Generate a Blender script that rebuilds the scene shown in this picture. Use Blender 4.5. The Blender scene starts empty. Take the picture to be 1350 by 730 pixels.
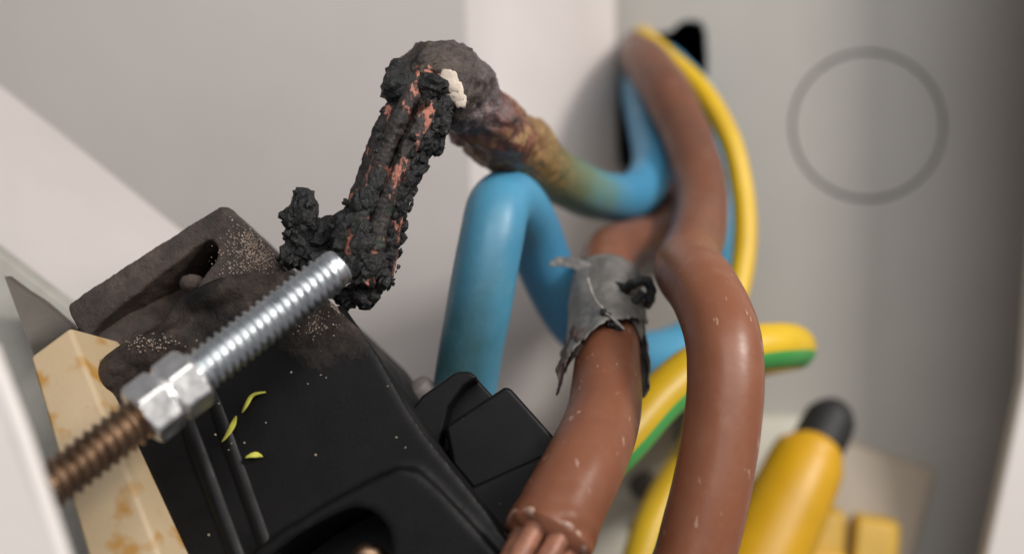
import bpy, bmesh, math, random
from mathutils import Vector, Matrix, noise
random.seed(7)
scene = bpy.context.scene
COL = scene.collection
scene.unit_settings.system = 'METRIC'
scene.unit_settings.scale_length = 0.01          # one unit is one centimetre

# ------------------------------------------------------------------ camera
F = 1450.0                                        # focal length in photograph pixels
cam_d = bpy.data.cameras.new('camera'); cam = bpy.data.objects.new('camera', cam_d); COL.objects.link(cam)
cam_d.sensor_width = 72.0; cam_d.lens = 72.0 * F / 1350.0
cam_d.clip_start = 0.5; cam_d.clip_end = 400
cam.location = (0, 0, 0); cam.rotation_euler = (math.radians(90), 0, 0)
cam_d.dof.use_dof = True; cam_d.dof.focus_distance = 12.0; cam_d.dof.aperture_fstop = 0.22
scene.camera = cam
# ------------------------------------------------------------------ world, lamps, exposure
w = bpy.data.worlds.new('World'); scene.world = w; w.use_nodes = True
bg = w.node_tree.nodes['Background']; bg.inputs[0].default_value = (0.86, 0.86, 0.92, 1); bg.inputs[1].default_value = 0.22
def area(name, loc, target, size, power, col):
    l = bpy.data.lights.new(name, 'AREA'); l.shape = 'RECTANGLE'; l.size = size[0]; l.size_y = size[1]
    l.energy = power; l.color = col
    o = bpy.data.objects.new(name, l); COL.objects.link(o); o.location = loc
    o.rotation_euler = (Vector(target) - Vector(loc)).to_track_quat('-Z', 'Y').to_euler()
    return o
area('window_light', (37, -10, 29), (0, 14, 0), (12, 12), 20500, (1.0, 0.95, 0.90))
area('room_light', (12, -34, 36), (0, 14, 0), (54, 40), 23500, (1.0, 0.975, 0.95))
scene.view_settings.view_transform = 'Standard'; scene.view_settings.look = 'None'
scene.view_settings.exposure = 0.0; scene.view_settings.gamma = 1.0
scene.cycles.use_denoising = True
scene.cycles.max_bounces = 8

# ------------------------------------------------------------------ helpers
def P(px, py, d): return Vector(((px - 675) / F * d, d, -(py - 365) / F * d))
def Ps(pts): return [P(*p) for p in pts]
class Plane:                                      # a real flat face, met by sight lines when laying things out on it
    def __init__(s, origin, normal): s.o = Vector(origin); s.n = Vector(normal).normalized()
    def at(s, px, py, h=0.0):
        r = P(px, py, 1.0); return r * ((s.o + s.n * h).dot(s.n) / r.dot(s.n))
    def pts(s, pp, h=0.0): return [s.at(x, y, h) for x, y in pp]

def link(name, me, m, parent=None, smooth=True):
    o = bpy.data.objects.new(name, me); COL.objects.link(o)
    if m is not None: me.materials.append(m)
    if parent is not None: o.parent = parent
    if smooth: me.polygons.foreach_set('use_smooth', [True] * len(me.polygons))
    return o
def bm_link(name, bm, m, parent=None, smooth=True):
    bmesh.ops.recalc_face_normals(bm, faces=bm.faces)
    me = bpy.data.meshes.new(name); bm.to_mesh(me); bm.free(); return link(name, me, m, parent, smooth)
def tag(o, label, cat=None, group=None, kind=None):
    o['label'] = label
    if cat: o['category'] = cat
    if group: o['group'] = group
    if kind: o['kind'] = kind
    return o
def thing(name, loc, label, cat, group=None):
    o = bpy.data.objects.new(name, None); COL.objects.link(o); o.empty_display_size = .3
    ROOTLOC[o.name] = Vector(loc)
    return tag(o, label, cat, group)
ROOTLOC = {}
def settle():                                     # move every root Empty to its thing's base, its parts staying put
    for n, l in ROOTLOC.items():
        o = bpy.data.objects[n]; o.location = l
        for c in o.children: c.matrix_parent_inverse = Matrix.Translation(-l)

def catmull(pts, n):
    """pts: list of (Vector, radius) -> dense list"""
    out = []
    k = len(pts)
    for i in range(k - 1):
        p0 = pts[max(i-1, 0)]; p1 = pts[i]; p2 = pts[i+1]; p3 = pts[min(i+2, k-1)]
        for j in range(n):
            t = j / n; t2 = t*t; t3 = t2*t
            f = lambda a, b, c, d: 0.5*((2*b) + (c-a)*t + (2*a-5*b+4*c-d)*t2 + (3*b-a-3*c+d)*t3)
            out.append((f(p0[0], p1[0], p2[0], p3[0]), f(p0[1], p1[1], p2[1], p3[1])))
    out.append(pts[-1]); return out
def frames(path):
    T = []
    for i in range(len(path)):
        a = path[max(i-1, 0)]; b = path[min(i+1, len(path)-1)]; T.append((b - a).normalized())
    up = Vector((0, -1, 0)); N = (up - T[0]*up.dot(T[0]))
    if N.length < .1: N = Vector((1, 0, 0)) - T[0]*T[0].x
    N.normalize(); out = []
    for i, t in enumerate(T):
        N = (N - t*N.dot(t)).normalized(); out.append((t, N, t.cross(N)))
    return out
def tube(name, pts, m, parent=None, seg=28, n=10, disp=None, caps=True, wall=None):
    """pts: [(Vector, radius)]; disp(t, angle, point)->offset along the normal; stores t and ang on the points"""
    d = catmull(pts, n); path = [p for p, _ in d]; fr = frames(path)
    L = [0]
    for i in range(1, len(path)): L.append(L[-1] + (path[i]-path[i-1]).length)
    vs, ts, an, fs = [], [], [], []
    for i, (p, r) in enumerate(d):
        t = L[i]/L[-1]; T, N, B = fr[i]
        for s in range(seg):
            a = 2*math.pi*s/seg; dirv = N*math.cos(a) + B*math.sin(a)
            q = p + dirv*r
            if disp: q = q + dirv*disp(t, a, q)
            vs.append(q); ts.append(t); an.append(s/seg)
    R = len(d)
    for i in range(R-1):
        for s in range(seg):
            s2 = (s+1) % seg; fs.append((i*seg+s, i*seg+s2, (i+1)*seg+s2, (i+1)*seg+s))
    if caps:
        for i, e in ((0, 0), (R-1, 1)):
            vs.append(path[i] + fr[i][0]*(.25*d[i][1]*(1 if e else -1))); ts.append(e); an.append(0); c = len(vs)-1
            for s in range(seg):
                s2 = (s+1) % seg
                fs.append((i*seg+s, i*seg+s2, c) if e else (i*seg+s2, i*seg+s, c))
    me = bpy.data.meshes.new(name); me.from_pydata([tuple(v) for v in vs], [], fs)
    at = me.attributes.new('t', 'FLOAT', 'POINT'); at.data.foreach_set('value', ts)
    ca = []
    for f in fs:                                  # the angle is kept per corner so that it does not jump back at the seam
        aa = [an[i] for i in f]; top = max(aa)
        ca += [x + 1.0 if (top > .9 and x < .1) else x for x in aa]
    at = me.attributes.new('ang', 'FLOAT', 'CORNER'); at.data.foreach_set('value', ca)
    return link(name, me, m, parent)
def lump(bm, c, size, seed, sub=3, rough=.35, freq=2.0, axes=None):
    b = bmesh.new(); bmesh.ops.create_icosphere(b, subdivisions=sub, radius=1.0)
    off = Vector((seed*3.17, seed*1.31, seed*7.7))
    sx, sy, sz = size if isinstance(size, (tuple, list)) else (size,)*3
    for v in b.verts:
        q = v.co.copy()
        k = noise.noise(q*freq*.6 + off)*rough*1.2 + noise.noise(q*freq*1.7 + off)*rough*.7 + noise.noise(q*freq*4.1 + off)*rough*.16
        dd = noise.voronoi(q*freq*1.2 + off)[0]; k += (dd[1]-dd[0])*rough*.9 - rough*.25
        q = q*(1+k); q = Vector((q.x*sx, q.y*sy, q.z*sz))
        if axes is not None: q = axes @ q
        v.co = q + Vector(c)
    me = bpy.data.meshes.new('tmp'); b.to_mesh(me); b.free(); bm.from_mesh(me); bpy.data.meshes.remove(me)
def chaikin(pp, it=2):
    for _ in range(it):
        o = []
        for i in range(len(pp)):
            a = pp[i]; b = pp[(i+1) % len(pp)]
            o += [tuple(.8*x+.2*y for x, y in zip(a, b)), tuple(.2*x+.8*y for x, y in zip(a, b))]
        pp = o
    return pp
def slab_bm(bm, loop, back, holes=()):
    """closed solid: front outline (with holes) pushed along the vector back"""
    b = bmesh.new(); E = []
    for lp in [loop] + list(holes):
        vv = [b.verts.new(p) for p in lp]
        E += [b.edges.new((vv[i], vv[(i+1) % len(vv)])) for i in range(len(vv))]
    if holes: bmesh.ops.triangle_fill(b, use_beauty=True, use_dissolve=False, edges=E)
    else: b.faces.new(list(b.verts))
    r = bmesh.ops.extrude_face_region(b, geom=list(b.faces), use_keep_orig=True)
    bmesh.ops.translate(b, vec=back, verts=[g for g in r['geom'] if isinstance(g, bmesh.types.BMVert)])
    bmesh.ops.recalc_face_normals(b, faces=b.faces)
    me = bpy.data.meshes.new('tmp'); b.to_mesh(me); b.free(); bm.from_mesh(me); bpy.data.meshes.remove(me)
def slab(name, loop, back, m, parent=None, holes=(), bevel=0.0, seg=3, smooth=True):
    bm = bmesh.new(); slab_bm(bm, loop, back, holes)
    o = bm_link(name, bm, m, parent, smooth=False)
    if bevel:
        md = o.modifiers.new('bevel', 'BEVEL'); md.width = bevel; md.segments = seg; md.limit_method = 'ANGLE'; md.angle_limit = .6
        md.harden_normals = False
    if smooth:
        o.data.polygons.foreach_set('use_smooth', [True]*len(o.data.polygons))
        wn = o.modifiers.new('normals', 'WEIGHTED_NORMAL')
    return o
def melt(o, voxel=.03, smooth=4, displ=0.0, dsize=.2):        # one moulded solid with softened edges
    r = o.modifiers.new('mould', 'REMESH'); r.mode = 'VOXEL'; r.voxel_size = voxel; r.use_smooth_shade = True
    s = o.modifiers.new('soften', 'SMOOTH'); s.iterations = smooth; s.factor = .5
    if displ:
        t = bpy.data.textures.new('crumble', 'CLOUDS'); t.noise_scale = dsize; t.noise_depth = 4
        d = o.modifiers.new('crumble', 'DISPLACE'); d.texture = t; d.strength = displ; d.mid_level = .5
    return o

# ------------------------------------------------------------------ materials
class M:
    def __init__(s, name, rough=.5, metal=0.0, spec=.5):
        s.m = bpy.data.materials.new(name); s.m.use_nodes = True; s.nt = s.m.node_tree
        s.b = s.nt.nodes['Principled BSDF']; s.b.inputs['Roughness'].default_value = rough
        s.b.inputs['Metallic'].default_value = metal; s.b.inputs['Specular IOR Level'].default_value = spec
        s.tc = s.nt.nodes.new('ShaderNodeTexCoord')
    def node(s, t, **kw):
        n = s.nt.nodes.new(t)
        for k, v in kw.items():
            if k in n.inputs: n.inputs[k].default_value = v
            else: setattr(n, k, v)
        return n
    def l(s, a, b): s.nt.links.new(a, b)
    def noise(s, scale, detail=4, rough=.55, off=0, stretch=None, rot=None):
        n = s.node('ShaderNodeTexNoise'); n.inputs['Scale'].default_value = scale; n.inputs['Detail'].default_value = detail; n.inputs['Roughness'].default_value = rough
        mp = s.node('ShaderNodeMapping'); mp.inputs['Location'].default_value = (off, off*1.7, off*.3)
        if rot: mp.inputs['Rotation'].default_value = rot
        if stretch: mp.inputs['Scale'].default_value = stretch
        s.l(s.tc.outputs['Object'], mp.inputs[0]); s.l(mp.outputs[0], n.inputs['Vector']); return n.outputs[0]
    def attr(s, name):
        n = s.node('ShaderNodeAttribute'); n.attribute_name = name; return n.outputs['Fac']
    def ramp(s, fac, stops, interp='LINEAR'):
        r = s.node('ShaderNodeValToRGB'); r.color_ramp.interpolation = interp
        e = r.color_ramp.elements
        while len(e) < len(stops): e.new(.5)
        for el, (p, c) in zip(e, stops):
            el.position = p; el.color = (*c, 1) if not isinstance(c, (int, float)) else (c, c, c, 1)
        s.l(fac, r.inputs[0]); return r.outputs[0]
    def math(s, op, a, b=0.0, clamp=False):
        n = s.node('ShaderNodeMath'); n.operation = op; n.use_clamp = clamp
        for i, x in enumerate((a, b)):
            if isinstance(x, (int, float)): n.inputs[i].default_value = x
            else: s.l(x, n.inputs[i])
        return n.outputs[0]
    def mix(s, fac, a, b):
        n = s.node('ShaderNodeMix'); n.data_type = 'RGBA'
        for sock, x in ((n.inputs[0], fac), (n.inputs[6], a), (n.inputs[7], b)):
            if isinstance(x, (int, float)): sock.default_value = x
            elif isinstance(x, tuple): sock.default_value = (*x, 1)
            else: s.l(x, sock)
        return n.outputs[2]
    def color(s, c):
        if isinstance(c, tuple): s.b.inputs['Base Color'].default_value = (*c, 1)
        else: s.l(c, s.b.inputs['Base Color'])
        return s
    def rough(s, v): s.l(v, s.b.inputs['Roughness']); return s
    def bump(s, h, strength=.3, dist=.02):
        n = s.node('ShaderNodeBump'); n.inputs['Strength'].default_value = strength; n.inputs['Distance'].default_value = dist
        s.l(h, n.inputs['Height']); s.l(n.outputs[0], s.b.inputs['Normal']); return s

def plain(name, c, rough=.5, var=.12, scale=1.2, bump=.15, metal=0.0, bscale=30, spec=.5):
    m = M(name, rough, metal, spec)
    dk = tuple(x*(1-var) for x in c); lt = tuple(min(1, x*(1+var)) for x in c)
    m.color(m.ramp(m.noise(scale), [(.3, dk), (.7, lt)]))
    m.bump(m.noise(bscale, 3), bump, .01); return m.m
def cable_mat(name, base, worn, dust, rough=.42, dustamt=.3, soot_or_dim=False, spec=.22):
    m = M(name, rough, 0, spec)
    c = m.mix(m.ramp(m.noise(.9, 3, off=3), [(.35, 0), (.75, 1)]), base, worn)
    c = m.mix(m.math('MULTIPLY', m.ramp(m.noise(3.0, 6, .7, off=9), [(.5, 0), (.8, 1)]), dustamt), c, dust)
    # small pale nicks
    nick = m.ramp(m.noise(4.6, 3, .5, off=21, stretch=(3.2, 1, .75), rot=(0, 1.0, 0)), [(.685, 0), (.70, 1)])
    c = m.mix(m.math('MULTIPLY', nick, .5), c, dust)
    if soot_or_dim:                                       # weaker light on the deep upper stretch, painted in as darker brown
        k = m.math('MULTIPLY', m.ramp(m.attr('t'), [(.30, 0), (.50, 1)]), m.ramp(m.noise(1.5, 5, .6, off=31), [(.3, .35), (.7, .8)]))
        c = m.mix(k, c, (.12, .058, .040))
    m.color(c); m.rough(m.ramp(m.noise(4, 5, off=5), [(.3, rough-.08), (.8, rough+.18)]))
    m.bump(m.noise(16, 5, .6), .10, .02); return m.m

WHITE = plain('white_plastic', (.53, .485, .465), .5, .05, .4, .05)
WHITE2 = plain('bright_white_plastic', (.74, .69, .65), .5, .03, .4, .05)
WALLM = plain('beige_sheet', (.425, .39, .37), .55, .06, .25, .06)
GREYW = plain('grey_white_sheet', (.345, .328, .302), .55, .06, .3, .06)
BROWN = cable_mat('brown_insulation', (.215, .076, .038), (.255, .098, .050), (.55, .36, .27), .37, .10, True, .40)
BROWN_D = cable_mat('taped_brown_insulation', (.195, .074, .040), (.235, .092, .050), (.50, .33, .26), .38, .08, True)
def blue_mat():
    m = M('blue_insulation', .38)
    c = m.mix(m.ramp(m.noise(.8, 3, off=2), [(.3, 0), (.7, 1)]), (.07, .31, .52), (.10, .37, .56))
    # dark green over the blue: heaviest low down, on the left, fading across the front
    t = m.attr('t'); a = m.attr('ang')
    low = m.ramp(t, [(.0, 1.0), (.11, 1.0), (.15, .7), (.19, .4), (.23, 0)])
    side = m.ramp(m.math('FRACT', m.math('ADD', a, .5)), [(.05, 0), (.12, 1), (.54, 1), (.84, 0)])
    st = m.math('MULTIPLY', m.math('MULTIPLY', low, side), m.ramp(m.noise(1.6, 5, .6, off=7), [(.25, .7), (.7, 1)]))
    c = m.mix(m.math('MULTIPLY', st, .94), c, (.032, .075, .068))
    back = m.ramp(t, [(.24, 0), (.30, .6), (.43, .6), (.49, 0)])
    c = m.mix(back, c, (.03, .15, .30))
    c = m.mix(m.math('MULTIPLY', m.ramp(m.noise(4, 6, .7, off=4), [(.55, 0), (.85, 1)]), .22), c, (.25, .42, .45))
    m.color(c); m.rough(m.ramp(m.noise(4, 5, off=5), [(.3, .33), (.8, .52)]))
    m.bump(m.noise(14, 5, .6), .10, .02); return m.m
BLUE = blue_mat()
def earth_mat(name, lo, hi, phase=0.0):
    m = M(name, .42)
    a = m.math('FRACT', m.math('ADD', m.attr('ang'), phase))
    st = m.ramp(a, [(lo-.006, 0), (lo+.006, 1), (hi-.006, 1), (hi+.006, 0)])
    y = m.mix(m.ramp(m.noise(1.0, 4), [(.3, 0), (.7, 1)]), (.64, .40, .010), (.74, .48, .016))
    m.color(m.mix(st, y, (.06, .36, .075))); m.bump(m.noise(14, 4), .08, .02); return m.m
def sheath_mat():
    m = M('charred_blue_insulation', .55)
    t = m.attr('t'); n1 = m.noise(1.9, 6, .65, off=1); n2 = m.noise(4.2, 6, .7, off=8)
    tt = m.math('ADD', t, m.math('MULTIPLY', m.math('SUBTRACT', n1, .5), .10))
    tt = m.math('ADD', tt, m.math('MULTIPLY', m.math('SUBTRACT', n2, .5), .05))
    c = m.ramp(tt, [(.0, (.010, .009, .009)), (.004, (.03, .026, .023)), (.016, (.070, .048, .035)), (.05, (.105, .076, .066)), (.085, (.16, .13, .135)),
                    (.115, (.25, .09, .062)), (.165, (.22, .09, .045)), (.21, (.25, .15, .055)), (.26, (.19, .165, .07)), (.31, (.14, .185, .11)), (.36, (.12, .24, .22)), (.43, (.06, .25, .42)), (1, (.07, .28, .45))])
    veil = m.math('MULTIPLY', m.ramp(t, [(.0, 0), (.02, 1), (.14, 1), (.20, 0)]), m.ramp(m.noise(2.7, 7, .7, off=41, stretch=(1, 1, 1.6)), [(.36, 1), (.56, 0)]))
    c = m.mix(m.math('MULTIPLY', veil, .8), c, (.035, .027, .024))
    pale = m.math('MULTIPLY', m.ramp(t, [(.035, 0), (.07, .55), (.16, .75), (.24, 0)]), m.ramp(m.noise(3.1, 6, .7, off=51), [(.60, 0), (.72, 1)]))
    c = m.mix(pale, c, (.36, .31, .29))
    hot = m.ramp(t, [(.09, 0), (.13, 1), (.25, 1), (.30, 0)])
    blot = m.math('MULTIPLY', hot, m.ramp(m.noise(4.6, 5, .6, off=12), [(.50, 0), (.60, 1)]))
    c = m.mix(m.math('MULTIPLY', blot, .8), c, (.42, .25, .10))
    pit = m.math('MULTIPLY', m.ramp(t, [(.15, 1), (.25, 0)]), m.ramp(m.noise(7, 5, .7, off=15), [(.33, 1), (.45, 0)]))
    c = m.mix(m.math('MULTIPLY', pit, .8), c, (.02, .014, .012))
    m.color(c); m.rough(m.ramp(n2, [(.3, .22), (.7, .5)]))
    k = m.ramp(t, [(.18, 1), (.30, .12)])
    m.bump(m.math('MULTIPLY', m.noise(8, 7, .65), k), .8, .07); return m.m
SHEATH = sheath_mat()
def char_mat():
    m = M('char', .5)
    n = m.noise(7, 8, .7)
    c = m.ramp(n, [(.3, (.003, .003, .003)), (.55, (.008, .0075, .0075)), (.68, (.02, .019, .018)), (.8, (.045, .042, .039))])
    c = m.mix(m.math('MULTIPLY', m.ramp(m.noise(2.6, 3, off=5), [(.55, 0), (.7, 1)]), .35), c, (.016, .03, .02))
    m.color(c); m.rough(m.ramp(m.noise(12, 4, off=3), [(.35, .12), (.65, .55)])); m.bump(m.noise(11, 7, .7), .7, .06); return m.m
CHAR = char_mat()
def burnt_copper():
    m = M('burnt_copper', .45)
    t = m.attr('t')
    cop = m.mix(m.noise(9, 4), (.38, .125, .085), (.56, .25, .18))
    soot_or_dim = m.ramp(m.noise(10, 8, .7, off=2), [(.35, (.008, .007, .007)), (.62, (.036, .028, .025)), (.8, (.10, .075, .062))])
    n = m.noise(4.2, 8, .72, off=6, stretch=(1.5, 1, .6))
    ends = m.ramp(t, [(.0, .06), (.12, .08), (.22, -.02), (.34, .01), (.46, -.03), (.56, -.01), (.64, .08), (.80, .11), (1, .10)])
    mask = m.ramp(m.math('ADD', n, ends), [(.565, 0), (.595, 1)])
    c = m.mix(mask, soot_or_dim, cop)
    gr = m.math('MULTIPLY', m.ramp(t, [(.0, 1), (.3, .8), (.42, 0)]), m.ramp(m.noise(4.5, 6, .7, off=17), [(.50, 0), (.62, 1)]))
    gr = m.math('MULTIPLY', gr, m.math('SUBTRACT', 1.0, mask))
    c = m.mix(m.math('MULTIPLY', gr, .8), c, (.028, .055, .032))
    m.color(c); m.l(m.math('MULTIPLY', mask, .45), m.b.inputs['Metallic'])
    m.bump(m.noise(16, 7, .7), .6, .05); return m.m
BCOPPER = burnt_copper()
COPPER = plain('dull_copper', (.27, .115, .068), .5, .35, 6, .3, metal=.15)
def zinc(name, c, dark, rough):
    m = M(name, rough, 1.0)
    n = m.noise(5, 6, .65)
    m.color(m.ramp(n, [(.25, dark), (.55, c), (.8, tuple(min(1, x*1.08) for x in c))]))
    m.rough(m.ramp(m.noise(9, 5, off=4), [(.3, rough-.08), (.75, rough+.14)])); m.bump(m.noise(40, 4), .05, .006); return m.m
ZINC = zinc('zinc_plate', (.72, .75, .77), (.50, .54, .56), .33)
NUTM = zinc('bright_nickel', (.90, .89, .87), (.76, .75, .73), .36)
BRASS = zinc('tarnished_brass', (.30, .20, .13), (.11, .065, .045), .42)
def black_mat(name, soot_or_dim=1.0):
    m = M(name, .5, 0, .17)
    n = m.noise(2.2, 5, .6)
    c = m.ramp(n, [(.3, (.0048, .0046, .0048)), (.7, (.0082, .0078, .0080))])
    dust = m.ramp(m.noise(22, 5, .7, off=3), [(.62, 0), (.78, 1)])
    c = m.mix(m.math('MULTIPLY', dust, .07), c, (.16, .15, .14))
    # small dust points
    v = m.node('ShaderNodeTexVoronoi'); v.inputs['Scale'].default_value = 5.0; m.l(m.tc.outputs['Object'], v.inputs['Vector'])
    d = m.ramp(v.outputs['Distance'], [(.035, 1), (.06, 0)])
    c = m.mix(m.math('MULTIPLY', d, .12), c, (.4, .39, .37))
    m.color(c); m.rough(m.ramp(m.noise(3, 6, .6, off=11), [(.3, .36), (.75, .60)])); m.bump(m.noise(28, 5), .07, .012); return m.m
BLACK = black_mat('black_plastic')
SCORCH_AT = []
def scorched():
    m = M('scorched_plastic', .62)
    n = m.noise(2.4, 7, .68)
    c = m.ramp(n, [(.28, (.022, .018, .017)), (.5, (.060, .043, .035)), (.66, (.115, .082, .066)), (.82, (.15, .115, .095))])
    ash = m.ramp(m.noise(26, 6, .75, off=4), [(.60, 0), (.70, 1)])
    area_ = m.ramp(m.noise(1.1, 3, off=8), [(.48, 0), (.62, 1)])
    c = m.mix(m.math('MULTIPLY', m.math('MULTIPLY', ash, area_), .8), c, (.30, .23, .19))
    m.color(c); m.bump(m.noise(13, 8, .75), .7, .06); return m.m
SCORCH = scorched()
ASH = plain('beige_ash', (.34, .26, .21), .8, .35, 14, .3)
CREAMASH = plain('cream_ash', (.66, .56, .46), .8, .2, 6, .6)
def cream_mat():
    m = M('stained_cream_plastic', .5)
    c = m.mix(m.noise(1.4, 4), (.43, .315, .18), (.53, .41, .26))
    st = m.ramp(m.noise(2.0, 3, .5, off=13), [(.54, 0), (.64, 1)])
    c = m.mix(m.math('MULTIPLY', st, .9), c, (.40, .20, .03))
    m.color(c); m.bump(m.noise(18, 4), .15, .02); return m.m
CREAM = cream_mat()
CREAM2 = plain('cream_plastic', (.62, .52, .36), .5, .1, 1.2, .1)
TAPE = None
def tape_mat():
    m = M('grey_tape', .42)
    c = m.ramp(m.noise(2.6, 6, .65), [(.3, (.085, .08, .073)), (.55, (.155, .147, .137)), (.8, (.28, .265, .245))])
    c = m.mix(m.ramp(m.noise(5, 5, .7, off=5), [(.64, 0), (.74, .7)]), c, (.10, .085, .07))
    m.color(c); m.bump(m.noise(6, 7, .6, stretch=(1, 1, 2.2)), .45, .08); return m.m
TAPE = tape_mat()
TAPE_IN = plain('soot_stained_tape', (.075, .05, .04), .7, .4, 5, .5)
TORN = plain('torn_tape_edge', (.30, .275, .25), .7, .2, 7, .3)
YELLOWP = plain('yellow_plastic', (.60, .32, .005), .42, .08, 1.2, .06)
OCHRE = plain('ochre_plastic', (.50, .29, .012), .45, .1, 1.2, .06)
FLECK = plain('yellow_shaving', (.62, .60, .09), .55, .2, 9, .3)
DARK = plain('black_rubber', (.012, .011, .011), .6, .2, 3, .2)
GREYP = plain('grey_plastic', (.14, .13, .125), .6, .12, 2.2, .04)
GREYD = plain('dark_grey_metal', (.08, .066, .052), .5, .2, 2, .2)
BEIGE = plain('beige_terminal', (.30, .245, .185), .5, .06, .8, .06)

# ------------------------------------------------------------------ setting
def back_poly(px, d, m, name, thick=.25, parent=None, holes=(), bevel=0):
    return slab(name, Ps(px), Vector((0, thick, 0)), m, parent, holes, bevel, smooth=False)
WL = Plane(P(605, 365, 18.6), (.13, -1, .05))
o = slab('left_wall', WL.pts([(-500, -260), (604, -260), (622, 365), (655, 1000), (-500, 1000)]), (0, .25, 0), WALLM, smooth=False)
tag(o, 'large plain beige grey enclosure wall behind the burnt cable and black block', kind='structure')
# rounded vertical corner post: three facets turning towards the back wall
c0 = [WL.at(604, -260), WL.at(622, 365), WL.at(655, 1000)]
c1 = Ps([(657, -260, 18.9), (674, 365, 18.9), (706, 1000, 18.9)])
c2 = Ps([(740, -260, 19.9), (752, 365, 19.9), (780, 1000, 19.9)])
c3 = Ps([(811, -260, 21.6), (815, 365, 21.6), (823, 1000, 21.6)])
bm = bmesh.new()
rows = []
for k in range(3):
    base = catmull([(c0[k], 0), (c1[k], 0), (c2[k], 0), (c3[k], 0)], 10)
    if k == 0: pass
    rows.append([bm.verts.new(p) for p, _ in base])
for r in range(2):
    for i in range(len(rows[0])-1):
        bm.faces.new((rows[r][i], rows[r][i+1], rows[r+1][i+1], rows[r+1][i]))
o = bm_link('corner_wall', bm, WHITE)
sd = o.modifiers.new('thick', 'SOLIDIFY'); sd.thickness = .15; sd.offset = 1
tag(o, 'white rounded vertical corner of the enclosure behind the burnt sheath', kind='structure')

WB = Plane(P(950, 365, 21.8), (-.02, -1, .03))
knock_c = (1144, 166)
def ell(cx, cy, rx, ry, n=48, ph=0): return [(cx + rx*math.cos(2*math.pi*i/n+ph), cy + ry*math.sin(2*math.pi*i/n+ph)) for i in range(n)]
entry = [(816, 235), (814, 120), (842, 58), (858, 44), (884, 42), (900, 26), (930, 28), (934, 90), (925, 150), (905, 215), (860, 240)]
bw = slab('back_wall', WB.pts([(800, -300), (1700, -300), (1700, 1100), (800, 1100)]), (0, .2, 0), GREYW, smooth=False,
          holes=[WB.pts(ell(*knock_c, 102, 99)), WB.pts(chaikin(entry, 1))])
tag(bw, 'light grey back wall of the enclosure with a round knockout and a cable opening', kind='structure')
o = slab('knockout_disc', WB.pts(ell(*knock_c, 98.2, 95.2), -.01), (0, .2, 0), GREYW, bw, bevel=.02, smooth=False)
o = slab('knockout_web', WB.pts(ell(*knock_c, 106, 103), -.17), (0, .1, 0), DARK, bw, smooth=False)
# dark duct behind the opening
bm = bmesh.new()
f = [WB.at(x, y, -.21) for x, y in ((800, 10), (950, 10), (950, 260), (800, 260))]; bk = [p + Vector((0, 5, 0)) for p in f]
fv = [bm.verts.new(p) for p in f]; bv = [bm.verts.new(p) for p in bk]
bm.faces.new(bv)
for i in range(4): bm.faces.new((fv[i], fv[(i+1) % 4], bv[(i+1) % 4], bv[i]))
bm_link('cable_duct', bm, DARK, bw, smooth=False)

# white flange at the right edge of the enclosure
o = slab('right_flange', Ps([(1297, 745, 19.0), (1318, 650, 19.0), (1350, 500, 19.0), (1368, 250, 19.0), (1385, -300, 19.0), (1650, -300, 19.0), (1650, 1000, 19.0), (1240, 1000, 19.0)]),
         (.1, .5, 0), WHITE2, bevel=.08)
tag(o, 'white enclosure flange along the right edge of the photo', 'flange')

# ------------------------------------------------------------------ left side: rail, cover, channel, cream bar
o = slab('white_rail', Ps([(-260, 0, 15.6), (0, 203, 15.4), (168, 340, 15.2), (250, 410, 15.1), (180, 475, 14.3), (92, 403, 14.5), (0, 333, 14.7), (-260, 130, 15)]),
         (.35, 1.3, .5), WHITE, bevel=.12, seg=4)
tag(o, 'cream white rail running diagonally down to the scorched black lug', 'rail')
ch = thing('grey_channel', P(60, 500, 12.5), 'narrow grey metal channel between white cover and cream bar', 'channel')
slab('side_plate', Ps([(-120, 240, 13.9), (0, 336, 13.6), (100, 412, 13.4), (150, 470, 13.2), (190, 560, 12.8), (260, 800, 12), (20, 800, 12), (-120, 420, 13.2)]), (.1, .3, -.05), plain('grey_channel_metal', (.36, .345, .305), .5, .12, 2.2, .2), ch, bevel=.03)
slab('dark_lip', Ps([(3, 362, 12.8), (30, 382, 12.9), (55, 398, 13), (95, 432, 13), (60, 470, 12.7), (42, 468, 12.6)]), (.05, .12, 0), GREYD, ch, bevel=.03)
cv = slab('white_cover', Ps([(-200, 250, 8.6), (0, 452, 8.2), (45, 570, 8.0), (100, 735, 7.8), (130, 850, 7.7), (-300, 850, 7.7)]), (-.35, .55, -.1), WHITE2, bevel=.12, seg=4)
tag(cv, 'white plastic cover edge in the lower left corner, close to the camera', 'cover')

cb = thing('cream_bar', P(150, 730, 10.6), 'yellow stained cream plastic bar under the brass end of the stud', 'plastic bar')
a0, a1, a2, a3 = P(38, 470, 11.6), P(92, 430, 11.7), P(222, 760, 10.7), P(122, 760, 10.6)
slab('bar_body', [a0, a1, a2, a3], Vector((.36, .9, -.24)), CREAM, cb, bevel=.05)

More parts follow.
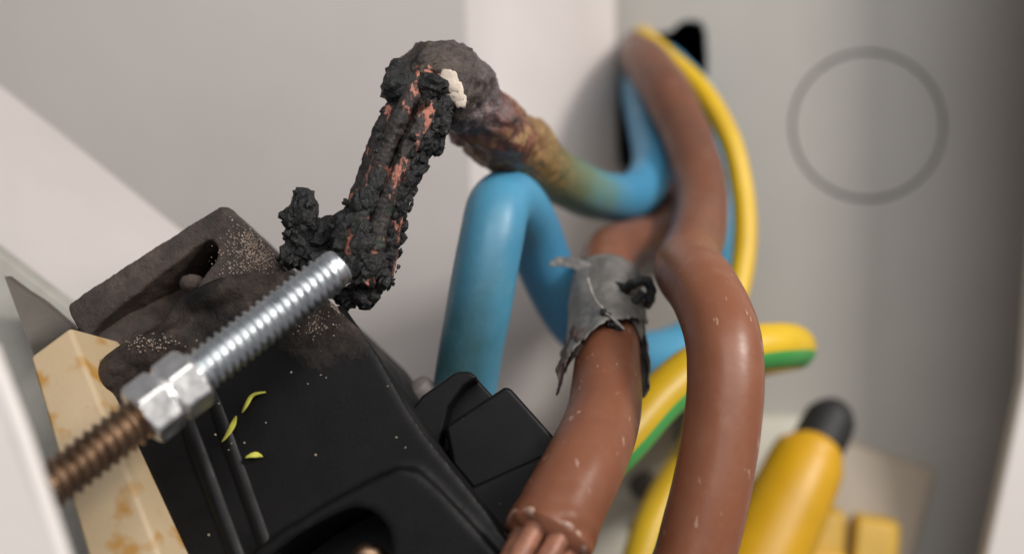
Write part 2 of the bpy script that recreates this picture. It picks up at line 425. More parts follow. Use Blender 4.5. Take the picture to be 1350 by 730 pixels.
# ------------------------------------------------------------------ black terminal block
BP = Plane(P(330, 520, 11.55), (-.10, -1, .26))
BN = BP.n
blk = thing('terminal_block', BP.at(420, 730, -1.5), 'burnt black plastic terminal block with scorched slotted lug in lower left', 'terminal block')
def body_mat():
    m = M('block_body_plastic', .5, 0, .17)
    n = m.noise(2.2, 5, .6)
    c = m.ramp(n, [(.3, (.0048, .0046, .0048)), (.7, (.0082, .0078, .0080))])
    burn = None                                   # fire stains: by the nut, round the lug, at the top corner under the burnt end
    for (x, y, r) in ((180, 462, .95), (330, 372, .55), (430, 412, .65)):
        p = BP.at(x, y, 0); d = m.node('ShaderNodeVectorMath'); d.operation = 'DISTANCE'; d.inputs[1].default_value = p
        m.l(m.tc.outputs['Object'], d.inputs[0])
        k = m.ramp(m.math('ADD', m.math('DIVIDE', d.outputs['Value'], r), m.math('MULTIPLY', m.math('SUBTRACT', m.noise(3, 6, .7, off=x), .5), .9)), [(.45, 1), (.95, 0)])
        burn = k if burn is None else m.math('MAXIMUM', burn, k)
    sc_ = m.ramp(m.noise(5, 8, .72, off=3), [(.30, (.012, .010, .009)), (.5, (.040, .031, .027)), (.68, (.085, .062, .050)), (.82, (.17, .13, .105))])
    c = m.mix(burn, c, sc_)
    m.color(c); m.rough(m.ramp(m.noise(3, 6, .6, off=11), [(.3, .36), (.75, .60)]))
    b1 = m.math('MULTIPLY', m.noise(13, 8, .75, off=2), burn); b2 = m.math('MULTIPLY', m.noise(28, 5), .05)
    m.bump(m.math('ADD', b1, b2), .8, .05); return m.m
# scorched lug (set a little back)
lug_out = [(87, 408), (93, 396), (284, 274), (297, 270), (308, 277), (378, 352), (392, 400), (300, 450), (150, 510), (126, 474)]
lug_hole = [(116, 442), (140, 418), (178, 388), (212, 361), (240, 340), (262, 322), (278, 315), (288, 325), (285, 342), (272, 358), (255, 384), (238, 398), (205, 432), (165, 462), (134, 474)]
bm = bmesh.new(); slab_bm(bm, BP.pts(chaikin(lug_out, 2), -.25), -BN*1.5, [BP.pts(chaikin(lug_hole, 1), -.25)])
lug = melt(bm_link('scorched_lug', bm, SCORCH, blk), .026, 8, .018, .12)
bm = bmesh.new()
gr = []
for i in range(25):                                # wrinkled floor of the slot, falling away towards its round end
    u = i/24; row = []
    for j in range(17):
        v = j/16; x = 96 + (305-96)*u + 42*v; y = 438 - (438-290)*u + 72*v
        hh = -.36 - 1.0*u**1.4 - .10*math.sin(v*math.pi)
        q = BP.at(x, y, hh); hh += noise.noise(q*3)*.05 + (1-abs(noise.noise(q*6))*2)*.03
        row.append(bm.verts.new(BP.at(x, y, hh)))
    gr.append(row)
for i in range(24):
    for j in range(16): bm.faces.new((gr[i][j], gr[i+1][j], gr[i+1][j+1], gr[i][j+1]))
lf = bm_link('lug_floor', bm, SCORCH, blk); sf = lf.modifiers.new('thick', 'SOLIDIFY'); sf.thickness = .1; sf.offset = 0
# screw head glimpsed in the lug slot
bm = bmesh.new(); lump(bm, BP.at(254, 374, -.42), (.15, .12, .11), 3, 3, .08); bm_link('screw_head', bm, SCORCH, blk)
# body
body = [(120, 496), (136, 468), (160, 450), (214, 424), (232, 392), (262, 374), (318, 372), (372, 352), (408, 372), (440, 402), (486, 446), (548, 556), (620, 645), (740, 800), (330, 1000), (245, 820), (190, 690), (165, 620), (128, 535)]
slot = [(330, 790), (350, 737), (400, 700), (462, 668), (490, 672), (510, 694), (516, 722), (505, 780), (450, 850)]
bm = bmesh.new(); slab_bm(bm, BP.pts(chaikin(body, 1)), -BN*2.6, [BP.pts(chaikin(slot, 2))])
# raised lower platform round the slot
plat = [(318, 745), (350, 712), (470, 640), (540, 610), (590, 655), (720, 800), (400, 980)]
slab_bm(bm, BP.pts(chaikin(plat, 1), .10), -BN*.5, [BP.pts(chaikin(slot, 2), .10)])
sh = [(136, 486, .9), (156, 470, 1), (178, 458, 1), (200, 446, 1), (222, 434, .9)]
for i, (x, y, k) in enumerate(sh): lump(bm, BP.at(x+8, y+16, -.08), (.27*k, .22, .20*k), 11+i, 4, .12, 2.2)   # crumbled shoulder
lump(bm, BP.at(292, 386, -.06), (.46, .17, .17), 31, 4, .10, 1.6, Matrix.Rotation(-.35, 3, 'Y'))               # cracked tongue
bd = melt(bm_link('block_body', bm, body_mat(), blk), .022, 40, 0)
bm = bmesh.new(); slab_bm(bm, BP.pts([(300, 640), (560, 640), (560, 880), (300, 880)], -1.3), -BN*.3); bm_link('slot_floor', bm, DARK, blk, smooth=False)
# brass screw at the slot's foot
bm = bmesh.new(); lump(bm, BP.at(486, 736, -.25), (.20, .14, .17), 5, 3, .05); bm_link('slot_screw', bm, BRASS, blk)
# long ribs under the nut
for a, b, r in (((236, 520), (330, 775), .11), ((276, 505), (372, 775), .10)):
    ra, rb = BP.at(*a, -.078), BP.at(*b, -.06)
    tube('rib', [(ra, r), (ra.lerp(rb, .3), r*1.05), (ra.lerp(rb, .7), r), (rb, r)], BLACK, blk, 24, 6)
ra, rb = BP.at(440, 412, -.165), BP.at(700, 800, -.16)
tube('edge_ridge', [(ra, .13), (ra.lerp(rb, .3), .15), (ra.lerp(rb, .7), .15), (rb, .15)], BLACK, blk, 24, 6)
# side clip on the right
SB = Plane(P(650, 580, 11.75), (-.06, -1, .22))
clip = bpy.data.objects.new('side_clip', None); COL.objects.link(clip); clip.parent = blk
def clip_part(nm, pts, h, back, bev=.03):
    return slab(nm, SB.pts(pts, h), -SB.n*back, BLACK, clip, bevel=bev)
clip_part('clip_ear', [(536, 548), (556, 521), (597, 492), (604, 489), (619, 489), (630, 497), (612, 508), (592, 535), (587, 556), (575, 600)], -.15, .8, .04)
clip_part('ear_back', [(590, 500), (606, 489), (620, 489), (652, 524), (640, 560), (580, 605)], -.52, .5, .04)
clip_part('clip_box', [(586, 562), (664, 510), (671, 509), (745, 592), (700, 645), (640, 665), (596, 612)], 0, 1.1, .05)
clip_part('clip_foot', [(618, 642), (712, 600), (744, 590), (762, 615), (668, 705), (585, 668)], .09, .9, .06)
clip_part('clip_base', [(536, 560), (590, 520), (700, 560), (742, 600), (660, 700), (580, 680)], -.55, .6)

# ------------------------------------------------------------------ ash, crumbs and dust on the block
def inside(x, y, poly):
    c = False
    for i in range(len(poly)):
        (x1, y1), (x2, y2) = poly[i], poly[i-1]
        if (y1 > y) != (y2 > y) and x < (x2-x1)*(y-y1)/(y2-y1)+x1: c = not c
    return c
def sprinkle(name, regions, m, h, label, size, n, kind='stuff', seed=0):
    rnd = random.Random(seed); bm = bmesh.new()
    for (cx, cy, rx, ry, cnt, hh) in regions:
        for _ in range(cnt):
            g = (rnd.gauss(0, .5), rnd.gauss(0, .5))
            qx, qy = cx + g[0]*rx, cy + g[1]*ry
            if not (inside(qx, qy, lug_out) or inside(qx, qy, body)): continue
            p = BP.at(qx, qy, hh)
            s = size*rnd.uniform(.4, 1.5)
            mt = Matrix.Translation(p) @ Matrix.Rotation(rnd.random()*6, 4, Vector((rnd.random()-.5, rnd.random()-.5, rnd.random()))) @ Matrix.Diagonal((s*rnd.uniform(.7, 1.6), s*rnd.uniform(.6, 1), s*rnd.uniform(.6, 1), 1))
            bmesh.ops.create_icosphere(bm, subdivisions=1, radius=1, matrix=mt)
    o = bm_link(name, bm, m); tag(o, label, kind=kind); return o
sprinkle('ash_crumbs', [(330, 318, 26, 26, 420, -.25), (350, 340, 26, 20, 260, -.25), (312, 348, 26, 30, 160, -.25), (190, 352, 60, 8, 0, -.25), (195, 452, 40, 12, 90, .14), (440, 408, 12, 12, 90, -.02), (415, 425, 24, 20, 110, -.005)], ASH, 0,
         'beige ash crumbs strewn over the scorched lug and block corner', .0095, 0, seed=3)
sprinkle('white_dust', [(380, 520, 130, 100, 8, .005), (500, 560, 90, 120, 6, .005), (285, 600, 30, 90, 8, .05), (420, 430, 40, 30, 12, .003)], CREAMASH, 0,
         'white dust specks scattered on the black block face', .008, 0, seed=5)
def fleck(name, pts, label, rise=.03):
    bm = bmesh.new(); n = len(pts)
    # pts: (x, y, half width) in a row; a thin curled shaving with real thickness
    up, lo = [], []
    for i, (x, y, hw) in enumerate(pts):
        hw *= 1 + .35*math.sin(i*2.3 + x); a = pts[max(i-1, 0)]; b = pts[min(i+1, n-1)]; dx, dy = b[0]-a[0], b[1]-a[1]; L = math.hypot(dx, dy)
        nx, ny = -dy/L*hw, dx/L*hw; k = rise*(math.sin(i*1.7)+1)
        up.append((BP.at(x+nx, y+ny, .03+k), BP.at(x-nx, y-ny, .015+k*.4)))
    vs = [[bm.verts.new(p) for p in pr] for pr in up]
    for i in range(n-1): bm.faces.new((vs[i][0], vs[i+1][0], vs[i+1][1], vs[i][1]))
    o = bm_link(name, bm, FLECK); s = o.modifiers.new('thick', 'SOLIDIFY'); s.thickness = .012
    sb = o.modifiers.new('round', 'SUBSURF'); sb.levels = 1; sb.render_levels = 1
    tag(o, label, 'plastic shaving', 'yellow plastic shavings on the black block')
fleck('plastic_shaving', [(319, 545, .8), (323, 538, 3.4), (328, 528, 4), (332, 521, 3), (340, 518, 2.6), (352, 517, .6)], 'hooked yellow shaving on black block, the uppermost one')
fleck('plastic_shaving', [(292, 584, .5), (299, 575, 2.8), (306, 563, 4), (310, 554, 3), (312, 547, .6)], 'straight pointed yellow shaving on black block below the hooked one')
fleck('plastic_shaving', [(323, 604, .8), (330, 600, 3.4), (337, 599, 4.2), (342, 600, 3.2), (347, 602, .8)], 'short stubby yellow shaving on black block, the lowest one')

# ------------------------------------------------------------------ threaded stud with two nuts
A0, A1 = P(52, 652, 9.75), P(448, 350, 11.35)
ax = (A1-A0).normalized(); Lb = (A1-A0).length
stud = thing('threaded_stud', A0, 'silver threaded stud with lock nuts and brass end lying across the black block', 'bolt')
U = ax.cross(Vector((0, -1, 0))).normalized(); V = ax.cross(U)
def shaft(name, s0, s1, r, pitch, depth, m, plain_end=0.0):
    seg = 40; step = pitch/9; n = int((s1-s0)/step)
    vs, fs = [], []
    for i in range(n+1):
        s = s0 + (s1-s0)*i/n
        for k in range(seg):
            a = 2*math.pi*k/seg; ph = ((s/pitch) + k/seg) % 1.0
            tri = abs(ph*2-1); prof = min(1, max(0, (tri-.06)/.90))
            rr = r - depth*(1-prof)
            if plain_end:
                e = (s1 - s)/plain_end
                if e < 1.15: rr = min(rr + depth*.25, r*.90) if e < 1 else rr
                if e < .18: rr = rr*(.90 + .10*e/.18)
            rr *= 1 + .006*noise.noise(Vector((s*9, math.cos(a)*2, math.sin(a)*2)))
            vs.append(A0 + ax*s + (U*math.cos(a) + V*math.sin(a))*rr)
    for i in range(n):
        for k in range(seg):
            k2 = (k+1) % seg; fs.append((i*seg+k, i*seg+k2, (i+1)*seg+k2, (i+1)*seg+k))
    for i, s, e in ((0, s0, 0), (n, s1, 1)):
        vs.append(A0 + ax*s); c = len(vs)-1
        for k in range(seg):
            k2 = (k+1) % seg; fs.append((i*seg+k, i*seg+k2, c))
    me = bpy.data.meshes.new(name); me.from_pydata([tuple(v) for v in vs], [], fs)
    bm = bmesh.new(); bm.from_mesh(me); bmesh.ops.recalc_face_normals(bm, faces=bm.faces); bm.to_mesh(me); bm.free()
    o = link(name, me, m, stud); 
    return o
def s_at(px, py):                                   # distance along the stud's axis nearest a sight line
    r = P(px, py, 1).normalized(); w0 = A0; b = ax.dot(r); d0 = ax.dot(w0); e = r.dot(w0); return (b*e - d0)/(1-b*b)
sN0, sN1 = s_at(174, 537), s_at(250, 484)
sh_low = shaft('brass_thread', -.2, sN0+.05, .224, .096, .050, BRASS); sh_low['label'] = 'tarnished brown brass lower thread'
sh_up = shaft('steel_thread', sN1-.05, Lb, .224, .086, .043, ZINC, plain_end=.17); sh_up['label'] = 'bright zinc upper thread with a plain chamfered tip'
def nut(s0, s1, R, rot):
    segs = 72; prof = []
    bm = bmesh.new(); rings = []
    Rf = R*math.cos(math.pi/6); W = s1-s0
    for s in [0, .02, .06, .12, .2, .3, .5, .7, .8, .88, .94, .98, 1.0]:
        ring = []
        edge = min(s, 1-s)*W
        cone = Rf*.97 + edge*1.55
        for k in range(segs):
            a = 2*math.pi*k/segs + rot
            am = ((a-rot) % (math.pi/3)) - math.pi/6
            rr = min(Rf/math.cos(am), cone, R*.985)
            ring.append(bm.verts.new(A0 + ax*(s0+s*W) + (U*math.cos(a)+V*math.sin(a))*rr))
        rings.append(ring)
    for i in range(len(rings)-1):
        for k in range(segs): bm.faces.new((rings[i][k], rings[i][(k+1) % segs], rings[i+1][(k+1) % segs], rings[i+1][k]))
    bm.faces.new(rings[0]); bm.faces.new(rings[-1])
    o = bm_link('hex_nut', bm, NUTM, stud, smooth=False)
sm = (sN0+sN1)/2
nut(sN0, sm-.012, .325, .25); nut(sm+.012, sN1, .325, .25)
bm = bmesh.new()
def ringmesh(name, s0, s1, r0, r1, m):
    seg = 48; bm = bmesh.new(); R = []
    for s, r in ((s0, r0*.97), (s0+.006, r0), (s1-.006, r1), (s1, r1*.97)):
        R.append([bm.verts.new(A0 + ax*s + (U*math.cos(2*math.pi*k/seg)+V*math.sin(2*math.pi*k/seg))*r) for k in range(seg)])
    for i in range(3):
        for k in range(seg): bm.faces.new((R[i][k], R[i][(k+1) % seg], R[i+1][(k+1) % seg], R[i+1][k]))
    bm.faces.new(R[0]); bm.faces.new(R[-1]); return bm_link(name, bm, m, stud)
ringmesh('thin_washer', sm-.03, sm+.03, .278, .278, NUTM)
bm.free()

# ------------------------------------------------------------------ burnt blue cable
R_ = .375
bc = thing('burnt_cable', P(470, 395, 12.0), 'burnt blue cable with bare blackened copper end hanging over the black block', 'cable')
spts = [(P(545, 124, 12.2), .26), (P(555, 103, 12.25), .36), (P(582, 102, 12.55), .405), (P(614, 126, 12.95), .425), (P(650, 163, 13.6), .43), (P(690, 198, 14.4), .40),
        (P(735, 233, 15.4), .375), (P(790, 258, 16.4), .37), (P(838, 257, 17.3), .37), (P(862, 217, 18.2), .37), (P(855, 165, 19.2), .37), (P(846, 118, 20.6), .37), (P(850, 90, 23.0), .37)]
def sd(t, a, q):
    k = 1.0 if t < .15 else max(0.0, 1 - (t-.15)/.15)
    v = noise.noise(q*1.6)*.012
    if k <= 0: return v
    r1 = 1 - abs(noise.noise(q*2.2 + Vector((3, 1, 2))))*2; r2 = 1 - abs(noise.noise(q*5.2 + Vector((7, 1, 2))))*2
    v += (1.35 if t < .05 else 1.0)*(noise.noise(q*1.5 + Vector((9, 2, 2)))*.21 + (r1-.55)*.055 + (r2-.55)*.032 + noise.noise(q*11)*.020 + noise.noise(q*24)*.009)*k
    return v
tube('insulation', spts, SHEATH, bc, 96, 26, sd)
# seven bare strands
core = [(P(478, 372, 12.0), 0), (P(486, 330, 12.0), 0), (P(500, 270, 12.02), 0), (P(522, 205, 12.06), 0), (P(545, 150, 12.12), 0), (P(566, 108, 12.35), 0), (P(600, 112, 12.8), 0)]
dc = catmull(core, 12); cp = [p for p, _ in dc]; fr = frames(cp)
for k in range(7):
    pts = []
    r_s = .104; off = 0 if k == 6 else .198
    for i, p in enumerate(cp):
        t = i/(len(cp)-1); a = k*math.pi/3 + .25 + t*.75
        T, N, B = fr[i]
        sp = off*(1.06 if t < .6 else 1.06-.25*(t-.6)/.4)
        wob = Vector((noise.noise(Vector((t*5, k*3.1, 0))), noise.noise(Vector((t*5, k*3.1, 5))), 0))*.035
        pts.append((p + (N*math.cos(a)+B*math.sin(a))*sp + wob, r_s*(1.0 + .06*noise.noise(Vector((t*9, k, 2))))))
    ln = [0, 3, 1, 5, 2, 0, 4][k]
    def dd(t, a, q, k=k): return noise.noise(q*5+Vector((k, 0, 0)))*.014 + noise.noise(q*14)*.014 + noise.noise(q*30)*.010 + (abs(noise.noise(Vector((math.cos(a)*3, math.sin(a)*3, t*2+k))))-.2)*.03
    tube('copper_strand', pts[ln:], BCOPPER, bc, 28, 4, dd)
# larger lumps of char, one by one
lumps = [(400, 276, 12.0, .19, .17, .22, 0), (385, 290, 12.0, .12, .12, .12, 1), (402, 318, 12.0, .22, .17, .17, 2), (384, 338, 12.0, .13, .12, .13, 3), (430, 310, 12.0, .2, .18, .2, 4), (420, 340, 12.0, .25, .2, .2, 22),
         (455, 300, 11.85, .17, .17, .26, 5), (460, 345, 11.85, .20, .18, .28, 6), (503, 330, 11.9, .17, .13, .20, 7), (478, 388, 11.95, .18, .16, .13, 8), (455, 392, 12.0, .14, .14, .11, 23),
         (525, 255, 11.9, .17, .14, .27, 9), (541, 222, 11.95, .16, .13, .20, 10), (518, 292, 12.0, .15, .12, .16, 11), (552, 180, 11.95, .16, .15, .20, 12), (575, 150, 12.0, .15, .14, .22, 13), (540, 215, 12.0, .12, .1, .12, 14),
         (525, 112, 12.0, .20, .2, .20, 15), (566, 112, 12.0, .23, .16, .15, 16), (585, 132, 12.1, .13, .13, .18, 17), (528, 95, 12.15, .17, .15, .13, 18), (578, 165, 12.0, .13, .12, .18, 25), (572, 190, 12.05, .12, .11, .15, 26), (498, 365, 11.95, .15, .12, .18, 19), (478, 318, 11.72, .12, .06, .20, 27), (492, 350, 11.72, .13, .06, .15, 28), (470, 345, 11.72, .10, .06, .16, 29), (497, 240, 11.78, .10, .07, .16, 20), (482, 262, 11.75, .13, .08, .16, 21)]
rot = Matrix.Rotation(.42, 3, 'Y')
for (x, y, d, sx, sy, sz, sdv) in lumps:
    bm = bmesh.new()
    for q in range(3):                              # a few overlapping flakes make one lump
        o_ = Vector((random.uniform(-.4, .4)*sx, random.uniform(-.25, .25)*sy, random.uniform(-.4, .4)*sz)) if q else Vector((0, 0, 0))
        rr = Matrix.Rotation(.42 + random.uniform(-.7, .7)*(q > 0), 3, 'Y') @ Matrix.Rotation(random.uniform(-.5, .5), 3, 'Z')
        f_ = 1.0 if q == 0 else random.uniform(.55, .8)
        lump(bm, P(x, y, d) + o_, (sx*f_, sy*f_*.7, sz*f_), sdv*5+q, 3, .34, 1.7, rr)
    bm_link('char_lump', bm, CHAR, bc, smooth=False)
rnd = random.Random(11); bm = bmesh.new()
for i in range(120):
    t = rnd.random(); idx = int(t*.72*(len(cp)-1)); T, N, B = fr[idx]; a = rnd.uniform(0, 2*math.pi)
    if rnd.random() < .7: a = rnd.gauss(1.35, .7)
    p = cp[idx] + (N*math.cos(a)+B*math.sin(a))*rnd.uniform(.29, .36); s = rnd.uniform(.010, .045)
    lump(bm, p, (s*rnd.uniform(.7, 1.4), s, s*rnd.uniform(.8, 2.2)), i, 1, .5, 2.0, rot)
for i in range(60):
    x, y, d, sx, sy, sz, q = rnd.choice(lumps[:11]); v = Vector((rnd.gauss(0, 1), rnd.gauss(0, 1), rnd.gauss(0, 1))).normalized()
    lump(bm, P(x, y, d) + Vector((v.x*sx, v.y*sy, v.z*sz))*1.05, rnd.uniform(.02, .05), 300+i, 2, .5)
o = bm_link('char_crust', bm, CHAR, bc, smooth=False); o['kind'] = 'stuff'
# pale flake of ash on the sheath's collar
bm = bmesh.new()
for i, (x, y, sx, sz) in enumerate([(592, 108, .085, .10), (598, 120, .085, .11), (605, 132, .06, .08), (588, 101, .05, .06)]):
    lump(bm, P(x, y, 11.98 + i*.02), (sx*1.25, .022, sz*1.3), 40+i, 3, .26, 1.8, Matrix.Rotation(-.5, 3, 'Y'))
o = bm_link('ash_flake', bm, CREAMASH, bc); o['label'] = 'pale cream ash flake on the collar'

# ------------------------------------------------------------------ sound blue cable
bl = thing('blue_cable', P(612, 540, 12.3), 'clean blue cable arching up from behind the black block', 'cable')
bpts = [(600, 660, 13.6), (607, 575, 13.5), (615, 500, 13.4), (632, 400, 13.3), (648, 315, 13.4), (658, 272, 13.7), (676, 266, 14.3), (700, 300, 15.0), (725, 365, 15.5), (765, 430, 16.0), (815, 464, 16.6), (870, 468, 17.2), (925, 440, 17.8), (954, 375, 18.5), (956, 285, 19.1), (940, 200, 19.6), (922, 140, 20.3), (890, 100, 21.0), (870, 80, 23)]
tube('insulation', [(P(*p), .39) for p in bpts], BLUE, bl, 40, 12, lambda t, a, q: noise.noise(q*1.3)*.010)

# ------------------------------------------------------------------ brown cables
br = thing('brown_cable', P(910, 740, 11.4), 'long brown cable looping down the front beside the yellow sleeve', 'cable')
rp = [(868, 850, 11.0), (895, 780, 11.2), (916, 730, 11.3), (944, 610, 11.5), (957, 510, 11.7), (951, 440, 12.0), (930, 385, 12.6), (909, 357, 13.5), (908, 338, 14.8), (921, 305, 16.0), (925, 250, 16.9), (908, 185, 17.6), (878, 120, 18.4), (852, 82, 19.6), (846, 66, 21.5), (850, 66, 24)]
rr_ = [.41]*7 + [.425, .41, .40, .40, .40, .40, .40, .4, .4]
tube('insulation', [(P(*p), r) for p, r in zip(rp, rr_)], BROWN, br, 48, 14, lambda t, a, q: noise.noise(q*1.1)*.016 + noise.noise(q*3)*.005)

tc = thing('taped_brown_cable', P(700, 740, 10.6), 'brown cable wrapped in grey tape with stripped copper strands at its lower end', 'cable')
tp = [(721, 712, 10.75), (742, 668, 11.0), (772, 610, 11.45), (796, 545, 12.3), (801, 480, 13.1), (799, 420, 13.9), (799, 368, 14.8), (806, 336, 15.7), (838, 322, 16.7), (876, 308, 17.6), (887, 262, 18.6), (872, 190, 19.6), (855, 120, 20.6), (852, 90, 23)]
def td(t, a, q):
    v = noise.noise(q*1.1)*.018
    if t < .022: v += (1-t/.022)*(noise.noise(q*6)*.06 + .02)
    return v
tr = [.425, .43, .425, .415, .405] + [.39]*9
D_ = Ps(tp); e0 = (D_[0]-D_[1]).normalized()
tube('insulation', [(p, r) for p, r in zip(D_, tr)], BROWN_D, tc, 48, 14, td)
# torn pale rim where the insulation was cut back
T0 = (D_[1]-D_[0]).normalized(); N0 = (Vector((0, -1, 0)) - T0*T0.dot(Vector((0, -1, 0)))).normalized(); B0 = T0.cross(N0)
rim = []
for i in range(41):
    a = 2*math.pi*i/40; rim.append((D_[0] + (N0*math.cos(a)+B0*math.sin(a))*(.40+.03*noise.noise(Vector((i*.7, 0, 0)))) + T0*(.03+.05*noise.noise(Vector((math.cos(a)*2, math.sin(a)*2, 3)))), .038+.02*noise.noise(Vector((i*1.1, 4, 0)))))
tube('torn_rim', rim, plain('pale_torn_rim', (.38, .24, .18), .5, .35, 7, .4), tc, 10, 2)
for k in range(7):
    off = 0 if k == 6 else .235; a = k*math.pi/3 + .3
    pts = []
    for j in range(6):
        s = .25 - j*.35; a2 = a - j*.10
        pts.append((D_[0] + T0*s + (N0*math.cos(a2)+B0*math.sin(a2))*off*(1+.03*j), .112))
    tube('copper_strand', pts, COPPER, tc, 16, 5, lambda t, a, q: noise.noise(q*8)*.008)

# ------------------------------------------------------------------ torn grey tape round the taped cable
tape = thing('grey_tape', P(800, 440, 13.6), 'torn strip of grey tape wrapped round the brown cable', 'tape')
dcab = catmull([(p, r) for p, r in zip(D_, tr)], 30); pcab = [p for p, _ in dcab]; fcab = frames(pcab)
def near_idx(px, py):
    return min(range(len(pcab)), key=lambda i: (pcab[i].x/pcab[i].y*F+675-px)**2 + (365-pcab[i].z/pcab[i].y*F-py)**2)
def wrap(name, y_lo, y_hi, a0, a1, lift, m, lo_fn=None, hi_fn=None, amp=.03, nu=40, nv=24, seed=0, thick=.018):
    """a ragged sheet wound round the cable; a=0 faces the camera, +a turns to the right of the picture"""
    bm = bmesh.new(); grid = []
    for u in range(nu+1):
        fu = u/nu; a = a0 + (a1-a0)*fu; row = []
        lo = y_lo + (lo_fn(fu) if lo_fn else 0); hi = y_hi + (hi_fn(fu) if hi_fn else 0)
        i0, i1 = near_idx(800, lo), near_idx(800, hi)
        jag0 = noise.noise(Vector((fu*9, seed, 0)))*6 + noise.noise(Vector((fu*27, seed, 4)))*4
        for v in range(nv+1):
            fv = v/nv; fi = i0 + (i1-i0)*fv + jag0*(1-fv)*.5
            ii = max(0, min(len(pcab)-2, int(fi))); fx = fi-ii; fx = min(max(fx, 0), 1)
            p = pcab[ii].lerp(pcab[ii+1], fx); T, N, B = fcab[ii]
            r = .40 + (lift(fu, fv) if callable(lift) else lift) + amp*noise.noise(Vector((fu*4, fv*4, seed))) + amp*.4*noise.noise(Vector((fu*11, fv*11, seed)))
            sgn = 1 if B.x > 0 else -1
            row.append(bm.verts.new(p + (N*math.cos(a) + B*sgn*math.sin(a))*r))
        grid.append(row)
    for u in range(nu):
        for v in range(nv): bm.faces.new((grid[u][v], grid[u+1][v], grid[u+1][v+1], grid[u][v+1]))
    o = bm_link(name, bm, m, tape); s = o.modifiers.new('thick', 'SOLIDIFY'); s.thickness = thick; s.offset = 0
    return o
wrap('tape_wrap', 446, 374, -math.pi, math.pi, .035, TAPE, lo_fn=lambda f: -6*math.sin(f*6.3)+4, amp=.035, nu=60, seed=2)
w2 = wrap('tape_flap', 474, 384, -1.75, .75, lambda u, v: .075 + .05*(1-v), TAPE, lo_fn=lambda f: (30*(1-f/.45) if f < .45 else -34*(f-.45)/.55), hi_fn=lambda f: -8*f, amp=.045, nu=46, seed=5)
w3 = wrap('soot_stained_flap', 512, 452, -2.3, -1.05, lambda u, v: .10 + .10*(1-v)*(1-u), TAPE_IN, lo_fn=lambda f: -26*f, hi_fn=lambda f: 0, amp=.06, nu=24, seed=9)
w4 = wrap('tape_tail', 500, 410, .95, 2.2, lambda u, v: .05 + .05*(1-v), TAPE, lo_fn=lambda f: -18*abs(f-.4), amp=.04, nu=24, seed=12)
def strip(name, pts, hw, m, parent, seed=0, thick=.016):
    """curled strip through pts with half widths hw (vectors across)"""
    d = catmull([(p, h) for p, h in pts], 8); bm = bmesh.new(); path = [p for p, _ in d]; f = frames(path); rows = []
    for i, (p, h) in enumerate(d):
        T, N, B = f[i]; tw = Vector((0, .35, 1)).normalized(); ac = (tw - T*tw.dot(T)).normalized()
        j = noise.noise(Vector((i*.6, seed, 0)))*.25*h; k = noise.noise(Vector((i*.6, seed, 7)))*.25*h
        rows.append([bm.verts.new(p + ac*(h*s + (j if s > 0 else k)) + N*(.03*noise.noise(Vector((i*.3, s*2, seed))))) for s in (-1, -.4, .3, 1)])
    for i in range(len(rows)-1):
        for q in range(3): bm.faces.new((rows[i][q], rows[i+1][q], rows[i+1][q+1], rows[i][q+1]))
    o = bm_link(name, bm, m, parent); s = o.modifiers.new('thick', 'SOLIDIFY'); s.thickness = thick; s.offset = 0
    sb = o.modifiers.new('round', 'SUBSURF'); sb.levels = 1; sb.render_levels = 2; return o
strip('tape_end', [(P(724, 349, 14.3), .02), (P(738, 345, 14.35), .07), (P(757, 347, 14.3), .075), (P(775, 356, 14.25), .10), (P(792, 366, 14.3), .12)], None, TAPE, tape, 3)
strip('tape_thread', [(P(738, 502, 13.1), .012), (P(742, 492, 13.05), .03), (P(746, 484, 13.05), .03), (P(752, 470, 13.0), .06), (P(764, 452, 13.0), .10)], None, TAPE_IN, tape, 5)
# pale torn edge running down the flap
strip('torn_edge', [(P(775, 366, 13.43), .013), (P(782, 390, 13.21), .013), (P(795, 408, 13.05), .013), (P(812, 424, 12.93), .013), (P(823, 434, 12.86), .012)], None, TORN, tape, 8, .03)
# dark burn hole beside it
bm = bmesh.new()
for i, (x, y, s) in enumerate([(800, 418, .06), (806, 426, .07), (815, 432, .055), (796, 411, .04)]): lump(bm, P(x, y, 13.03), (s, .03, s), 60+i, 3, .3)
bm_link('burn_mark', bm, CHAR, tape)

sc = thing('charred_scrap', P(845, 390, 13.55), 'curled black charred scrap clinging to the right of the grey tape', 'scrap')
def blob_tube(name, pts, r):
    return tube(name, [(P(*p), r*(1+.25*noise.noise(Vector((i*1.3, 3, 0))))) for i, p in enumerate(pts)], CHAR, sc, 20, 8, lambda t, a, q: noise.noise(q*9)*.035)
blob_tube('scrap_curl', [(813, 378, 13.70), (825, 381, 13.55), (838, 372, 13.45), (852, 371, 13.45), (858, 382, 13.45), (857, 397, 13.50), (851, 402, 13.55)], .066)
blob_tube('scrap_tail', [(816, 388, 13.65), (826, 396, 13.55), (838, 397, 13.50), (848, 385, 13.50)], .06)

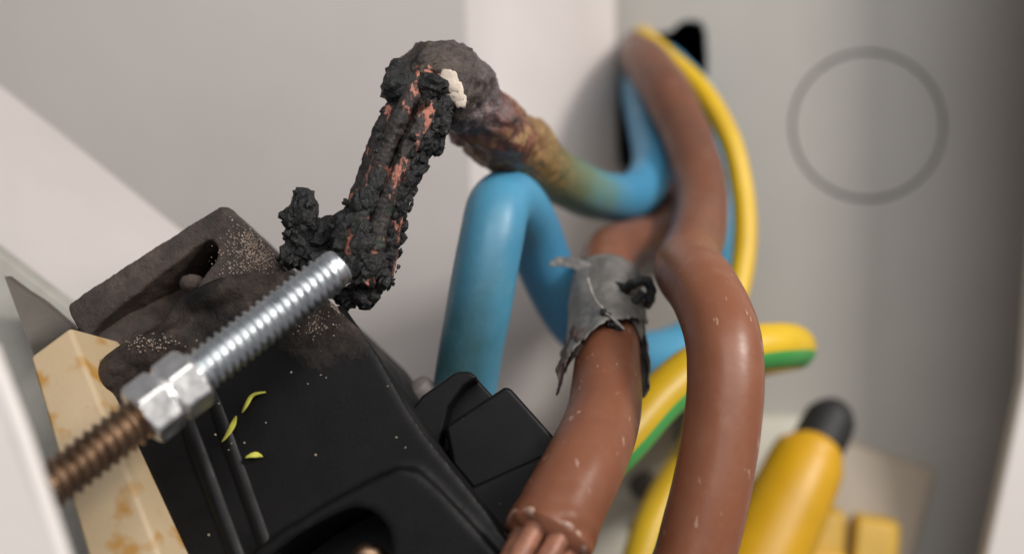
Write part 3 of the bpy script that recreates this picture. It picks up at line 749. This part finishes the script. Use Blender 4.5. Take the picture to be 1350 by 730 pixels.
# ------------------------------------------------------------------ earth cables
def earth(label, pts, r, m, name='earth_cable', base=None, seg=32):
    e = thing(name, P(*(base or pts[-1])), label, 'cable', 'yellow and green earth cables')
    tube('insulation', [(P(*p), r) for p in pts], m, e, seg, 12, lambda t, a, q: noise.noise(q*1.2)*.008)
    return e
E1 = earth_mat('earth_yellow_green_a', .30, .48)
earth('slim yellow earth cable arching over the brown cable at top', [(846, 46, 24), (850, 50, 20.5), (878, 75, 19.4), (925, 120, 18.6), (962, 185, 18.1), (978, 250, 17.8), (982, 310, 17.5), (975, 370, 17.2), (955, 440, 16.9), (930, 520, 17.2), (900, 610, 18.4), (880, 650, 20.5)], .185, E1)
E2 = earth_mat('earth_yellow_green_b', .07, .225)
E2P = E2
e2pts = [(778, 622, 13.8), (800, 600, 13.85), (820, 580, 14.0), (870, 525, 14.5), (920, 485, 14.9), (980, 462, 15.2), (1028, 456, 15.6), (1046, 458, 16.3), (1035, 462, 17.2), (1000, 470, 17.8), (940, 490, 18.6), (900, 520, 21.9)]
earth('thick yellow and green earth cable bending back beyond the brown loop', e2pts, .33, E2)
earth('dim yellow earth cable tucked behind the upper brown cable', [(872, 60, 24), (885, 130, 20.3), (892, 210, 19.6), (886, 280, 19.5), (884, 312, 20.4), (880, 335, 22.0)], .28, earth_mat('earth_yellow_green_c', .6, .75))
earth('short yellow and green earth cable low between the two brown cables', [(975, 500, 21.6), (945, 545, 19.2), (905, 610, 18.2), (872, 665, 17.6), (850, 720, 17.2), (830, 800, 16.8)], .30, earth_mat('earth_yellow_green_d', .34, .52, .5))

# ------------------------------------------------------------------ lower right: sleeved lug, terminals, base
yl = thing('yellow_sleeve', P(985, 750, 17.2), 'fat yellow sleeve with a black end in the lower right', 'cable sleeve')
tube('sleeve_body', [(P(1072, 592, 18.6), .42), (P(1070, 597, 18.55), .55), (P(1064, 608, 18.5), .62), (P(1045, 650, 18.2), .66), (P(1020, 705, 17.9), .69), (P(985, 780, 17.5), .72), (P(940, 870, 17), .72)], YELLOWP, yl, 36, 8)
tube('black_end', [(P(1096, 545, 18.9), .30), (P(1095, 549, 18.85), .41), (P(1088, 566, 18.75), .44), (P(1068, 604, 18.5), .45)], DARK, yl, 32, 6)
tm = thing('beige_terminal', P(1150, 730, 19.5), 'beige terminal housing with ochre levers beside the yellow sleeve', 'terminal')
TP_ = Plane(P(1150, 640, 20.9), (.15, -1, .35))
slab('housing', TP_.pts([(1085, 590), (1125, 582), (1238, 618), (1200, 760), (1040, 760)]), (.1, 1.6, -.2), BEIGE, tm, bevel=.15)
slab('lever', TP_.pts([(1062, 672), (1118, 676), (1112, 800), (1030, 800)], .45), (.05, .6, 0), OCHRE, tm, bevel=.12)
slab('lever', TP_.pts([(1130, 680), (1190, 690), (1180, 800), (1118, 800)], .40), (.05, .6, 0), OCHRE, tm, bevel=.12)
yb = slab('yellow_block', TP_.pts([(960, 706), (1120, 728), (1110, 800), (940, 800)], .9), (0, .6, -.2), YELLOWP, bevel=.12)
tag(yb, 'bright yellow block under the fat yellow sleeve at the bottom edge', 'terminal')
bs = thing('mounting_block', P(930, 730, 19.6), 'cream mounting base with dark screws between the brown cables', 'mounting base')
BB = Plane(P(930, 640, 20.2), (.1, -1, .45))
slab('base_plate', BB.pts([(760, 590), (1000, 545), (1060, 548), (1075, 760), (700, 800)]), (.05, 1.0, -.1), plain('pale_base', (.46, .43, .36), .55, .08, 1, .08), bs, bevel=.12)
for x, y, r in ((850, 640, .28), (900, 572, .16), (1000, 636, .14)):
    bm = bmesh.new(); lump(bm, BB.at(x, y, .06), (r, .15, r), int(x), 3, .1); bm_link('screw', bm, GREYD if x < 990 else OCHRE, bs)
slab('base_step', BB.pts([(830, 690), (905, 610), (915, 616), (850, 705)], .15), (.02, .3, -.05), BEIGE, bs, bevel=.05)
# grey knob peeping out behind the block
kb = thing('grey_peg', P(552, 530, 13.6), 'small grey rounded peg peeping out between black block and blue cable', 'peg')
tube('peg_body', [(P(547, 508, 13.25), .17), (P(556, 519, 13.3), .20), (P(577, 546, 13.5), .21), (P(600, 590, 13.6), .21)], plain('peg_plastic', (.12, .105, .10), .6, .05, 1, .02), kb, 24, 8)
settle()
